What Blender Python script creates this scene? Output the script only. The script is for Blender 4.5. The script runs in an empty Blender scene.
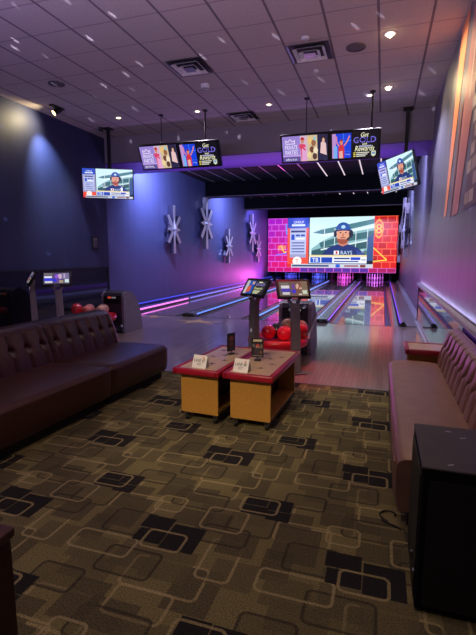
import bpy, bmesh, math, random
from mathutils import Vector, Matrix, Euler
random.seed(7)
PI = math.pi
S = bpy.context.scene
COL = S.collection
R = math.radians

# ------------------------------------------------------------------ colour / materials
def lin(c):
    return tuple(((x/255)/12.92 if x/255 <= .04045 else ((x/255+.055)/1.055)**2.4) for x in c)

def nodes(m):
    m.use_nodes = True
    nt = m.node_tree
    return nt, nt.nodes, nt.links, nt.nodes.get('Principled BSDF')

def mat(name, c, rough=.5, metal=0, coat=0, var=.12, scale=18, bump=0, bscale=60, spec=.5, srgb=True):
    m = bpy.data.materials.new(name)
    nt, N, L, b = nodes(m)
    c = lin(c) if srgb else c
    b.inputs['Roughness'].default_value = rough
    b.inputs['Metallic'].default_value = metal
    b.inputs['Coat Weight'].default_value = coat
    b.inputs['Coat Roughness'].default_value = .05
    b.inputs['Specular IOR Level'].default_value = spec
    tc = N.new('ShaderNodeTexCoord')
    nz = N.new('ShaderNodeTexNoise'); nz.inputs['Scale'].default_value = scale; nz.inputs['Detail'].default_value = 4
    L.new(tc.outputs['Object'], nz.inputs['Vector'])
    cr = N.new('ShaderNodeValToRGB')
    cr.color_ramp.elements[0].position = .3; cr.color_ramp.elements[1].position = .7
    cr.color_ramp.elements[0].color = (*[x*(1-var) for x in c], 1)
    cr.color_ramp.elements[1].color = (*[min(1, x*(1+var)) for x in c], 1)
    L.new(nz.outputs['Fac'], cr.inputs['Fac']); L.new(cr.outputs['Color'], b.inputs['Base Color'])
    if bump:
        n2 = N.new('ShaderNodeTexNoise'); n2.inputs['Scale'].default_value = bscale
        L.new(tc.outputs['Object'], n2.inputs['Vector'])
        bp = N.new('ShaderNodeBump'); bp.inputs['Strength'].default_value = bump; bp.inputs['Distance'].default_value = .01
        L.new(n2.outputs['Fac'], bp.inputs['Height']); L.new(bp.outputs['Normal'], b.inputs['Normal'])
    return m

_em = {}
def emit(c, s=1.0, srgb=True):
    k = (tuple(c), s)
    if k in _em: return _em[k]
    m = bpy.data.materials.new('glow_%d' % len(_em))
    nt, N, L, b = nodes(m)
    b.inputs['Base Color'].default_value = (.01, .01, .01, 1)
    b.inputs['Roughness'].default_value = .25
    b.inputs['Emission Color'].default_value = (*(lin(c) if srgb else c), 1)
    b.inputs['Emission Strength'].default_value = s
    _em[k] = m
    return m

_pr = {}
def printed(c):
    k = tuple(c)
    if k not in _pr: _pr[k] = mat('print_%d' % len(_pr), c, .45, var=.04)
    return _pr[k]

def wall_mat(name, c, rough, streak=.25, bump=.15, sc=9):
    """painted wall with fine vertical combed streaks"""
    m = bpy.data.materials.new(name)
    nt, N, L, b = nodes(m)
    c = lin(c)
    b.inputs['Roughness'].default_value = rough
    tc = N.new('ShaderNodeTexCoord'); mp = N.new('ShaderNodeMapping')
    mp.inputs['Scale'].default_value = (sc, sc, .35)
    L.new(tc.outputs['Object'], mp.inputs['Vector'])
    nz = N.new('ShaderNodeTexNoise'); nz.inputs['Scale'].default_value = 1.0; nz.inputs['Detail'].default_value = 5
    L.new(mp.outputs['Vector'], nz.inputs['Vector'])
    cr = N.new('ShaderNodeValToRGB')
    cr.color_ramp.elements[0].position = .3; cr.color_ramp.elements[1].position = .7
    cr.color_ramp.elements[0].color = (*[x*(1-streak) for x in c], 1)
    cr.color_ramp.elements[1].color = (*[x*(1+streak) for x in c], 1)
    L.new(nz.outputs['Fac'], cr.inputs['Fac']); L.new(cr.outputs['Color'], b.inputs['Base Color'])
    bp = N.new('ShaderNodeBump'); bp.inputs['Strength'].default_value = bump; bp.inputs['Distance'].default_value = .02
    L.new(nz.outputs['Fac'], bp.inputs['Height']); L.new(bp.outputs['Normal'], b.inputs['Normal'])
    return m

def math_n(N, L, op, a, b=None, c=None):
    n = N.new('ShaderNodeMath'); n.operation = op
    for i, v in enumerate((a, b, c)):
        if v is None: continue
        if isinstance(v, (int, float)): n.inputs[i].default_value = v
        else: L.new(v, n.inputs[i])
    return n.outputs[0]

def vmath(N, L, op, a, b=None, c=None):
    n = N.new('ShaderNodeVectorMath'); n.operation = op
    for i, v in enumerate((a, b, c)):
        if v is None: continue
        if isinstance(v, tuple): n.inputs[i].default_value = v
        else: L.new(v, n.inputs[i])
    return n.outputs['Value'] if op == 'LENGTH' else n.outputs['Vector']

def mixc(N, L, fac, a, b):
    n = N.new('ShaderNodeMix'); n.data_type = 'RGBA'
    if isinstance(fac, (int, float)): n.inputs[0].default_value = fac
    else: L.new(fac, n.inputs[0])
    for i, v in ((6, a), (7, b)):
        if isinstance(v, tuple): n.inputs[i].default_value = (*v, 1)
        else: L.new(v, n.inputs[i])
    return n.outputs[2]

def carpet_mat():
    m = bpy.data.materials.new('carpet')
    nt, N, L, b = nodes(m)
    b.inputs['Roughness'].default_value = .95
    b.inputs['Specular IOR Level'].default_value = .1
    T = 1.2
    geo = N.new('ShaderNodeNewGeometry')
    P = geo.outputs['Position']
    base, mid, mid2, dark = lin((114, 105, 70)), lin((76, 70, 52)), lin((92, 85, 60)), lin((37, 35, 34))
    lite, dline = lin((158, 144, 102)), lin((46, 43, 37))
    # kind, cx, cy, hx, hy, r
    rects = [('mid', .30, 1.80, .12, .15, .004), ('mid2', -.12, 2.00, .11, .16, .004), ('ll', .12, 1.84, .22, .12, .04), ('ll', -.28, 2.58, .20, .12, .04),
             ('mid', -.02, 2.62, .13, .09, .004), ('mid2', .45, 1.96, .12, .10, .004), ('mid', .20, 2.36, .10, .10, .004), ('dl', .42, 2.42, .15, .13, .04),
             ('mid', -.44, 2.52, .10, .08, .004), ('mid2', -.30, 1.78, .14, .09, .004), ('mid', -.47, 2.10, .08, .12, .004),
             ('mid2', .22, 2.55, .16, .10, .004), ('mid2', -.38, 1.92, .12, .10, .004), ('ll', -.38, 2.40, .17, .10, .04), ('ll', .08, 2.72, .16, .10, .04),
             ('mid', -.40, 2.30, .13, .16, .004), ('mid2', .10, 1.93, .13, .12, .004), ('dl', .02, 2.56, .19, .10, .04), ('ll', .35, 2.05, .10, .17, .04),
             ('mid', .40, 2.20, .11, .10, .004), ('mid', -.20, 2.66, .10, .13, .004), ('dl', -.12, 1.88, .17, .11, .04), ('ll', -.35, 1.98, .20, .09, .04),
             ('mid', .05, 2.36, .12, .08, .004), ('mid2', .42, 2.50, .10, .10, .004), ('dl', .30, 2.25, .15, .09, .04), ('ll', .25, 2.40, .14, .12, .04),
             ('dl', -.30, 2.20, .15, .12, .04), ('dl', -.42, 2.75, .14, .09, .04),
             ('dark', .08, 2.15, .105, .115, .004), ('dark', -.13, 2.245, .095, .062, .004), ('dark', -.12, 2.115, .09, .058, .004),
             ('dark', -.73, 2.67, .075, .055, .004), ('dark', -.57, 2.655, .08, .065, .004), ('dark', -.72, 2.56, .085, .05, .004), ('dark', -.56, 2.535, .075, .05, .004),
             ('ll', -.15, 2.46, .10, .09, .04), ('ll', .42, 2.62, .13, .09, .04), ('ll', -.02, 2.10, .13, .085, .04)]
    col = base
    for kind, cx, cy, hx, hy, r in rects:
        p = vmath(N, L, 'SUBTRACT', P, (cx, cy, 0))
        p = vmath(N, L, 'WRAP', p, (.56, .54, 9.0), (-.56, -.54, -9.0))
        p = vmath(N, L, 'MULTIPLY', p, (1, 1, 0))
        p = vmath(N, L, 'ABSOLUTE', p)
        p = vmath(N, L, 'SUBTRACT', p, (hx-r, hy-r, 0))
        p = vmath(N, L, 'MAXIMUM', p, (0, 0, 0))
        d = math_n(N, L, 'SUBTRACT', vmath(N, L, 'LENGTH', p), r)
        inside = math_n(N, L, 'LESS_THAN', d, 0.0)
        if kind in ('ll', 'dl'):
            w = -.016
            fac = math_n(N, L, 'MULTIPLY', inside, math_n(N, L, 'GREATER_THAN', d, w))
            if kind == 'dl':
                # filled lightly + dark border
                col = mixc(N, L, math_n(N, L, 'MULTIPLY', inside, .45), col, mid)
            col = mixc(N, L, math_n(N, L, 'MULTIPLY', fac, .62), col, lite if kind == 'll' else dline)
        else:
            f = inside if kind == 'dark' else math_n(N, L, 'MULTIPLY', inside, .8)
            col = mixc(N, L, f, col, {'mid': mid, 'mid2': mid2, 'dark': dark}[kind])
    nz = N.new('ShaderNodeTexNoise'); nz.inputs['Scale'].default_value = 130; nz.inputs['Detail'].default_value = 3
    L.new(P, nz.inputs['Vector'])
    sp = math_n(N, L, 'MULTIPLY_ADD', nz.outputs['Fac'], 2.2, -.1)
    comb = N.new('ShaderNodeCombineXYZ')
    for i in range(3): L.new(sp, comb.inputs[i])
    out = vmath(N, L, 'MULTIPLY', col, comb.outputs[0])
    L.new(out, b.inputs['Base Color'])
    bp = N.new('ShaderNodeBump'); bp.inputs['Strength'].default_value = .5; bp.inputs['Distance'].default_value = .01
    L.new(nz.outputs['Fac'], bp.inputs['Height']); L.new(bp.outputs['Normal'], b.inputs['Normal'])
    return m

def wood_mat(name, c1, c2, rough, coat=0, coatr=.05, bw=1.6, bh=.06, rot=PI/2, mortar=.0025, bumpy=0):
    m = bpy.data.materials.new(name)
    nt, N, L, b = nodes(m)
    b.inputs['Roughness'].default_value = rough
    b.inputs['Coat Weight'].default_value = coat
    b.inputs['Coat Roughness'].default_value = coatr
    tc = N.new('ShaderNodeTexCoord'); mp = N.new('ShaderNodeMapping')
    mp.inputs['Rotation'].default_value = (0, 0, rot)
    L.new(tc.outputs['Object'], mp.inputs['Vector'])
    br = N.new('ShaderNodeTexBrick')
    br.inputs['Scale'].default_value = 1
    br.inputs['Brick Width'].default_value = bw; br.inputs['Row Height'].default_value = bh
    br.inputs['Mortar Size'].default_value = mortar
    br.inputs['Color1'].default_value = (*lin(c1), 1); br.inputs['Color2'].default_value = (*lin(c2), 1)
    br.inputs['Mortar'].default_value = (*[x*.45 for x in lin(c2)], 1)
    L.new(mp.outputs['Vector'], br.inputs['Vector'])
    m2 = N.new('ShaderNodeMapping'); m2.inputs['Scale'].default_value = (2, 45, 45)
    L.new(mp.outputs['Vector'], m2.inputs['Vector'])
    nz = N.new('ShaderNodeTexNoise'); nz.inputs['Scale'].default_value = 1; nz.inputs['Detail'].default_value = 4
    L.new(m2.outputs['Vector'], nz.inputs['Vector'])
    f = math_n(N, L, 'MULTIPLY_ADD', nz.outputs['Fac'], .5, .75)
    cb = N.new('ShaderNodeCombineXYZ')
    for i in range(3): L.new(f, cb.inputs[i])
    L.new(vmath(N, L, 'MULTIPLY', br.outputs['Color'], cb.outputs[0]), b.inputs['Base Color'])
    if bumpy:
        bp = N.new('ShaderNodeBump'); bp.inputs['Strength'].default_value = bumpy; bp.inputs['Distance'].default_value = .003
        L.new(nz.outputs['Fac'], bp.inputs['Height']); L.new(bp.outputs['Normal'], b.inputs['Normal'])
    return m

G = .635
def tile_mat(name, c, line, rough=.8, x0=-1.45, y0=5.86):
    m = bpy.data.materials.new(name)
    nt, N, L, b = nodes(m)
    b.inputs['Roughness'].default_value = rough
    geo = N.new('ShaderNodeNewGeometry')
    sx = N.new('ShaderNodeSeparateXYZ'); L.new(geo.outputs['Position'], sx.inputs[0])
    def ln(o, off, w):
        a = math_n(N, L, 'SUBTRACT', o, off)
        a = math_n(N, L, 'WRAP', a, G/2, -G/2)
        a = math_n(N, L, 'ABSOLUTE', a)
        return math_n(N, L, 'LESS_THAN', a, w)
    lx = ln(sx.outputs[0], x0, .016)
    ly = math_n(N, L, 'MULTIPLY', ln(sx.outputs[1], y0, .011), .55)
    fac = math_n(N, L, 'MAXIMUM', lx, ly)
    nz = N.new('ShaderNodeTexNoise'); nz.inputs['Scale'].default_value = 45; nz.inputs['Detail'].default_value = 5
    L.new(geo.outputs['Position'], nz.inputs['Vector'])
    c = lin(c)
    a = mixc(N, L, nz.outputs['Fac'], tuple(x*.82 for x in c), tuple(x*1.15 for x in c))
    L.new(mixc(N, L, fac, a, lin(line)), b.inputs['Base Color'])
    bp = N.new('ShaderNodeBump'); bp.inputs['Strength'].default_value = .25; bp.inputs['Distance'].default_value = .01
    L.new(nz.outputs['Fac'], bp.inputs['Height']); L.new(bp.outputs['Normal'], b.inputs['Normal'])
    return m

M = dict(
    carpet=carpet_mat(),
    approach=wood_mat('approach_wood', (150, 130, 122), (134, 114, 108), .28, 1.0, .12, 1.5, .062, bumpy=.05),
    lane=wood_mat('lane_wood', (150, 126, 104), (136, 112, 92), .2, 1, .03, 4, .045),
    ceil=tile_mat('ceiling_tile', (186, 172, 170), (112, 98, 106)),
    dceil=tile_mat('dark_tile', (26, 24, 30), (36, 33, 40)),
    soffit=mat('soffit_paint', (150, 142, 150), .7, var=.05),
    purple=mat('soffit_purple', (112, 76, 172), .6, var=.05),  # purple base colour of the soffit underside
    black=mat('matte_black', (12, 11, 13), .6),
    blackp=mat('black_plastic', (14, 14, 16), .4),
    beam=mat('black_beam', (10, 10, 15), .9, var=.1, spec=.1),
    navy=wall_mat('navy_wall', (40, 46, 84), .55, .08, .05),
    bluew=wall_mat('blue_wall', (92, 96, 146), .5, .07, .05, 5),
    rwall=wall_mat('mauve_wall', (112, 110, 128), .4, .10, .10, 5),
    panel=mat('gloss_black_panel', (14, 13, 20), .06, coat=1, var=.05),
    mirror=mat('mirror_panel', (150, 150, 175), .03, 1, var=.02),
    ledge=mat('pale_ledge', (170, 165, 180), .4),
    chrome=mat('chrome', (205, 205, 215), .1, 1, var=.04),
    steel=mat('brushed_steel', (150, 150, 158), .3, 1, var=.08),
    tbar=mat('white_metal_bar', (225, 222, 228), .35, .6, var=.03),
    leather=mat('brown_leather', (66, 36, 31), .3, var=.12, scale=9, bump=.12, bscale=160),
    leather_lit=mat('brown_leather_lit', (134, 98, 84), .36, var=.12, scale=9, bump=.12, bscale=160),  # same leather as the left sofa, lightened to imitate the light on it
    oak=wood_mat('oak_body', (192, 138, 58), (184, 130, 52), .45, bw=4, bh=2, rot=PI/2, mortar=0),
    maple=wood_mat('maple_top', (202, 172, 132), (194, 164, 124), .35, .2, .1, 4, 2, PI/2, 0),
    redrim=mat('red_rim', (158, 22, 44), .32, coat=.3, var=.08),
    redtray=mat('red_tray', (205, 16, 40), .3, coat=.4, var=.1),
    inlay=mat('blond_inlay', (214, 176, 120), .26, coat=.4, var=.08),
    starink=mat('dark_star', (58, 44, 52), .4),
    gunmetal=mat('gunmetal', (112, 104, 108), .42, .2, var=.06),
    greypost=mat('grey_post', (176, 172, 168), .42, .1, var=.06),
    hood=mat('hood_plastic', (60, 56, 68), .4, var=.12, scale=6),
    hoodl=mat('hood_speckle', (136, 128, 144), .45, var=.25, scale=40),
    dwood=wood_mat('dark_wood', (70, 34, 28), (60, 28, 24), .4, bw=3, bh=2, rot=0, mortar=0),
    starface=mat('brushed_star', (222, 216, 232), .42, .6, var=.06),
    starside=mat('star_edge', (176, 168, 180), .2, 1, var=.05),
    beamedge=mat('beam_edge', (96, 88, 106), .6),
    bronze=mat('bronze_edge', (92, 62, 54), .25, 1),
    pin=mat('pin_white', (235, 232, 238), .25, coat=.5, var=.02),
    pinred=mat('pin_red', (190, 20, 30), .3),
    gutter=mat('gutter_grey', (120, 118, 128), .22, .5, var=.05),
    cap=mat('lane_cap', (150, 146, 156), .22, .5, var=.05),
    rubber=mat('rubber', (18, 18, 18), .7),
    white=mat('white_plastic', (225, 222, 225), .5, var=.03),
    speaker=mat('speaker_grille', (96, 88, 94), .8),
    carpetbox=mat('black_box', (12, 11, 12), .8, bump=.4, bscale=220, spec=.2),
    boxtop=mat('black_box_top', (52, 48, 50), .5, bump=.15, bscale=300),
)

# ------------------------------------------------------------------ mesh builder
class MB:
    def __init__(s): s.bm = bmesh.new(); s.mats = []
    def mi(s, m):
        if m not in s.mats: s.mats.append(m)
        return s.mats.index(m)
    def add(s, verts, faces, m, mx=None, smooth=False):
        vs = [s.bm.verts.new(mx @ Vector(v) if mx else Vector(v)) for v in verts]
        i = s.mi(m); out = []
        for f in faces:
            try: fc = s.bm.faces.new([vs[k] for k in f])
            except ValueError: continue
            fc.material_index = i; fc.smooth = smooth; out.append(fc)
        return vs, out
    def box(s, c, d, m, rot=None, bev=0, seg=2):
        t = bmesh.new(); bmesh.ops.create_cube(t, size=1)
        bmesh.ops.scale(t, vec=d, verts=t.verts)
        if bev: bmesh.ops.bevel(t, geom=t.edges[:], offset=bev, segments=seg, affect='EDGES', profile=.5)
        mx = Matrix.Translation(c) @ (Euler(rot).to_matrix().to_4x4() if rot else Matrix())
        s.merge(t, m, mx, smooth=bool(bev and seg > 1)); return s
    def merge(s, t, m, mx=None, smooth=False):
        t.verts.ensure_lookup_table(); t.verts.index_update()
        s.add([v.co[:] for v in t.verts], [[v.index for v in f.verts] for f in t.faces], m, mx, smooth); t.free()
    def cyl(s, a, b, r, m, r2=None, n=20, cap=True, smooth=True):
        a, b = Vector(a), Vector(b); r2 = r if r2 is None else r2
        d = b-a; q = d.to_track_quat('Z', 'Y').to_matrix()
        vs = []
        for p, rr in ((a, r), (b, r2)):
            for k in range(n):
                t = 2*PI*k/n; vs.append(p + q @ Vector((math.cos(t)*rr, math.sin(t)*rr, 0)))
        fs = [[k, (k+1) % n, n+(k+1) % n, n+k] for k in range(n)]
        s.add(vs, fs, m, None, smooth)
        if cap:
            s.add(vs[:n], [list(range(n))[::-1]], m); s.add(vs[n:], [list(range(n))], m)
        return s
    def lathe(s, prof, m, c=(0, 0, 0), n=24, mx=None):
        vs = []
        for r, z in prof:
            for k in range(n):
                t = 2*PI*k/n; vs.append((c[0]+math.cos(t)*r, c[1]+math.sin(t)*r, c[2]+z))
        fs = []
        for j in range(len(prof)-1):
            for k in range(n): fs.append([j*n+k, j*n+(k+1) % n, (j+1)*n+(k+1) % n, (j+1)*n+k])
        s.add(vs, fs, m, mx, True); return s
    def sphere(s, c, r, m, u=24, v=14):
        t = bmesh.new(); bmesh.ops.create_uvsphere(t, u_segments=u, v_segments=v, radius=r)
        s.merge(t, m, Matrix.Translation(c), True); return s
    def prism(s, pts, h0, h1, m, axis='z', side=None, mx=None):
        """polygon pts (a,b) extruded along axis from h0 to h1"""
        f = {'z': lambda a, b, h: (a, b, h), 'x': lambda a, b, h: (h, a, b), 'y': lambda a, b, h: (a, h, b)}[axis]
        n = len(pts)
        v0 = [f(a, b, h0) for a, b in pts]; v1 = [f(a, b, h1) for a, b in pts]
        s.add(v0, [list(range(n))[::-1]], m, mx); s.add(v1, [list(range(n))], m, mx)
        s.add(v0+v1, [[k, (k+1) % n, n+(k+1) % n, n+k] for k in range(n)], side or m, mx); return s
    def tube(s, pts, r, m, n=8):
        for a, b in zip(pts, pts[1:]): s.cyl(a, b, r, m, n=n)
        return s
    def grid(s, fn, nu, nv, m, smooth=True):
        vs = [fn(i/nu, j/nv) for j in range(nv+1) for i in range(nu+1)]
        fs = [[j*(nu+1)+i, j*(nu+1)+i+1, (j+1)*(nu+1)+i+1, (j+1)*(nu+1)+i] for j in range(nv) for i in range(nu)]
        s.add(vs, fs, m, None, smooth); return s
    def build(s, name, parent=None, recalc=True):
        if recalc: bmesh.ops.recalc_face_normals(s.bm, faces=s.bm.faces)
        me = bpy.data.meshes.new(name)
        s.bm.to_mesh(me); s.bm.free()
        for m in s.mats: me.materials.append(m)
        o = bpy.data.objects.new(name, me); COL.objects.link(o)
        if parent: o.parent = parent
        return o

def tag(o, label, cat, group=None):
    o['label'] = label; o['category'] = cat
    if group: o['group'] = group
    return o
def thing(name, label, cat, loc=(0, 0, 0), rz=0, group=None, rot=None):
    o = bpy.data.objects.new(name, None); COL.objects.link(o)
    o.location = loc; o.rotation_euler = rot or (0, 0, rz)
    o.empty_display_size = .1
    return tag(o, label, cat, group)
def struct(o):
    o['kind'] = 'structure'; return o
def dup(root, loc, rot, label, group=None):
    r = root.copy(); COL.objects.link(r); r.location = loc; r.rotation_euler = rot
    r['label'] = label
    if group: r['group'] = group
    for ch in list(root.children):
        c = ch.copy(); COL.objects.link(c); c.parent = r
        for g in list(ch.children):
            d = g.copy(); COL.objects.link(d); d.parent = c
    return r

# ------------------------------------------------------------------ flat pictures (screens, prints)
class Pic:
    """flat layered picture in the XZ plane facing -Y; u 0..1 left to right, v 0..1 top to bottom"""
    def __init__(s, w, h, glow=1.0, y=0, lay=.0006):
        s.mb = MB(); s.w, s.h, s.g, s.k, s.y, s.lay = w, h, glow, 0, y, lay
    def m(s, c): return emit(c, s.g) if s.g else printed(c)
    def p(s, u, v): return ((u-.5)*s.w, s.y-s.k*s.lay, (.5-v)*s.h)
    def poly(s, pts, c):
        s.mb.add([s.p(u, v) for u, v in pts], [list(range(len(pts)))], s.m(c)); s.k += 1
    def rect(s, u0, v0, u1, v1, c): s.poly([(u0, v1), (u1, v1), (u1, v0), (u0, v0)], c)
    def disc(s, u, v, ru, rv, c, n=18, a0=0, a1=2*PI):
        s.poly([(u+math.cos(a0+(a1-a0)*k/n)*ru, v-math.sin(a0+(a1-a0)*k/n)*rv) for k in range(n)], c)
    def line(s, pts, t, c):
        a = s.w/s.h
        for (u0, v0), (u1, v1) in zip(pts, pts[1:]):
            dx, dy = (u1-u0)*s.w, (v1-v0)*s.h; l = math.hypot(dx, dy) or 1
            nx, ny = -dy/l*t/s.w, dx/l*t/s.h
            s.poly([(u0+nx, v0+ny), (u0-nx, v0-ny), (u1-nx, v1-ny), (u1+nx, v1+ny)], c)
    def text(s, t, u, v, size, c, wid=None, italic=0):
        cu = bpy.data.curves.new('t', 'FONT'); cu.body = t; cu.size = 1; cu.align_x = 'CENTER'; cu.align_y = 'CENTER'
        cu.resolution_u = 2; cu.shear = italic
        o = bpy.data.objects.new('t', cu); COL.objects.link(o)
        me = bpy.data.meshes.new_from_object(o.evaluated_get(bpy.context.evaluated_depsgraph_get()))
        xs = [q.co.x for q in me.vertices] or [0]; ys = [q.co.y for q in me.vertices] or [0]
        cx, cy = (min(xs)+max(xs))/2, (min(ys)+max(ys))/2
        sc = size*s.h/((max(ys)-min(ys)) or 1)
        sx = sc if wid is None else wid*s.w/((max(xs)-min(xs)) or 1)
        o3 = s.p(u, v)
        s.mb.add([(o3[0]+(q.co.x-cx)*sx, o3[1], o3[2]+(q.co.y-cy)*sc) for q in me.vertices],
                 [list(f.vertices) for f in me.polygons], s.m(c))
        s.k += 1
        bpy.data.objects.remove(o); bpy.data.curves.remove(cu); bpy.data.meshes.remove(me)
    def build(s, name, parent):
        o = s.mb.build(name, parent, recalc=False); return o

def ballplayer(P, u, v, k, asp):
    """man in a navy jersey and cap seen from the chest up; u,v = chin, k = head width in u"""
    kv = k*asp
    navy, navy2, skin, skin2, beard = (24, 44, 104), (40, 66, 140), (214, 150, 118), (188, 120, 92), (150, 70, 40)
    P.poly([(u-1.75*k, v+2.0*kv), (u-1.6*k, v+1.0*kv), (u-1.15*k, v+.5*kv), (u-.4*k, v+.2*kv), (u+.4*k, v+.2*kv), (u+1.15*k, v+.5*kv), (u+1.7*k, v+1.0*kv), (u+1.9*k, v+2.0*kv)], navy)
    P.poly([(u+1.0*k, v+.6*kv), (u+1.5*k, v+.9*kv), (u+1.8*k, v+1.9*kv), (u+1.35*k, v+1.9*kv)], navy2)
    P.poly([(u-.33*k, v-.2*kv), (u+.33*k, v-.2*kv), (u+.36*k, v+.22*kv), (u, v+.38*kv), (u-.36*k, v+.22*kv)], skin2)
    P.disc(u, v-.55*kv, .5*k, .68*kv, skin)
    P.disc(u, v-.22*kv, .47*k, .42*kv, beard, a0=PI, a1=2*PI)
    P.rect(u-.2*k, v-.32*kv, u+.2*k, v-.25*kv, (120, 50, 40))
    P.disc(u, v-.48*kv, .1*k, .16*kv, skin2, 8)
    for e in (-.2, .2): P.disc(u+e*k, v-.68*kv, .08*k, .05*kv, (60, 40, 40), 8)
    P.disc(u, v-.85*kv, .58*k, .62*kv, (36, 74, 150), a0=0, a1=PI)
    P.poly([(u-.62*k, v-.78*kv), (u-.5*k, v-.92*kv), (u+.5*k, v-.92*kv), (u+.62*k, v-.78*kv), (u, v-.84*kv)], (20, 40, 96))
    P.disc(u, v-1.12*kv, .17*k, .14*kv, (170, 205, 240), 8)
    P.disc(u+.6*k, v-.6*kv, .17*k, .3*kv, (26, 26, 34), 10)
    P.disc(u-.6*k, v-.6*kv, .12*k, .28*kv, (26, 26, 34), 10)
    P.line([(u+.6*k, v-.4*kv), (u+.3*k, v-.12*kv)], .012*P.w*k*6, (26, 26, 34))

def broadcast(P, u0, v0, u1, v1, cols=True):
    """the sports broadcast shown on the televisions: information column, stadium, player, banner, ticker"""
    X = lambda a: u0+(u1-u0)*a
    Y = lambda a: v0+(v1-v0)*a
    rect = lambda a, b, c, d, col: P.rect(X(a), Y(b), X(c), Y(d), col)
    poly = lambda pts, col: P.poly([(X(a), Y(b)) for a, b in pts], col)
    asp = ((u1-u0)*P.w)/((v1-v0)*P.h)
    rect(.0, 0, 1, 1, (20, 24, 40))
    rect(.265, 0, 1, .86, (196, 226, 232))                     # sky
    poly([(.29, .86), (.29, .62), (.42, .46), (.55, .36), (1, .22), (1, .86)], (128, 172, 176))
    poly([(.30, .30), (.40, .24), (.66, .16), (1, .05), (1, .14), (.66, .27), (.42, .33)], (70, 118, 124))
    poly([(.38, .50), (.62, .38), (1, .27), (1, .40), (.62, .50), (.40, .60)], (48, 96, 98))
    poly([(.29, .66), (.50, .56), (1, .46), (1, .60), (.50, .70), (.29, .80)], (40, 84, 86))
    poly([(.29, .80), (.6, .72), (1, .64), (1, .86), (.29, .86)], (74, 112, 112))
    for a in (.44, .56, .80, .93): P.line([(X(a), Y(.22)), (X(a), Y(.62))], .004*P.w*(u1-u0), (206, 226, 226))
    P.line([(X(.40), Y(.36)), (X(1), Y(.20))], .008*P.w*(u1-u0), (220, 236, 236))
    P.line([(X(.40), Y(.64)), (X(1), Y(.44))], .008*P.w*(u1-u0), (206, 226, 226))
    poly([(.93, .86), (.93, .40), (1, .34), (1, .86)], (50, 80, 130))
    k = .15*(u1-u0)
    ballplayer(P, X(.655), Y(.48), k, P.w/P.h)
    rect(.555, .66, .615, .735, (230, 236, 246)); rect(.575, .67, .598, .725, (190, 50, 60))
    P.text('RAYS', X(.70), Y(.70), .075*(v1-v0), (190, 214, 240), wid=.13*(u1-u0))
    # column
    rect(0, 0, .255, .20, (28, 66, 178)); P.text('LINEUP', X(.135), Y(.085), .05*(v1-v0), (220, 230, 250), wid=.12*(u1-u0))
    rect(.05, .125, .21, .165, (200, 214, 246))
    rect(0, .20, .255, .80, (150, 150, 190)); rect(0, .80, .255, 1, (226, 78, 54))
    if cols: rect(0, .20, .03, .80, (226, 78, 54)); rect(.225, .20, .255, .80, (226, 78, 54))
    rect(.03, .23, .225, .73, (176, 184, 222))
    rect(.04, .25, .215, .29, (36, 44, 96))
    rect(.045, .33, .085, .44, (30, 70, 180)); rect(.10, .33, .15, .37, (40, 70, 160)); rect(.16, .33, .21, .37, (40, 70, 160))
    rect(.10, .40, .21, .43, (230, 236, 250))
    for i in range(4): rect(.05, .49+i*.06, .205, .51+i*.06, (30, 50, 130) if i % 2 == 0 else (60, 76, 150))
    P.disc(X(.12), Y(.87), .055*(u1-u0), .055*(u1-u0)*P.w/P.h, (240, 230, 226))
    P.text('T', X(.12), Y(.87), .075*(v1-v0), (200, 90, 70))
    # banner
    rect(.265, .745, .93, .78, (222, 206, 150))
    rect(.265, .78, .93, .91, (226, 230, 240))
    rect(.28, .79, .40, .90, (36, 84, 190)); P.text('TB', X(.34), Y(.845), .075*(v1-v0), (240, 246, 255))
    rect(.41, .79, .54, .90, (30, 66, 170)); rect(.75, .79, .86, .845, (36, 66, 190))
    rect(.56, .80, .74, .83, (40, 56, 120)); rect(.56, .86, .84, .885, (60, 76, 140)); rect(.87, .83, .92, .85, (120, 126, 150))
    rect(.0 if not cols else 0, .925, 1, 1, (190, 198, 210))
    rect(.0, .925, .05, 1, (210, 50, 50)); rect(.06, .945, .5, .98, (60, 70, 110)); rect(.58, .93, .63, .995, (40, 90, 200))
    rect(.68, .945, .84, .98, (150, 100, 110)); rect(.86, .935, .92, .99, (120, 60, 50))

def crown(P, u, v, w, h, c, t):
    P.line([(u-w/2, v+h/2), (u-w/2, v-h/4), (u-w/4, v+h/8), (u, v-h/2), (u+w/4, v+h/8), (u+w/2, v-h/4), (u+w/2, v+h/2), (u-w/2, v+h/2)], t, c)

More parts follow.
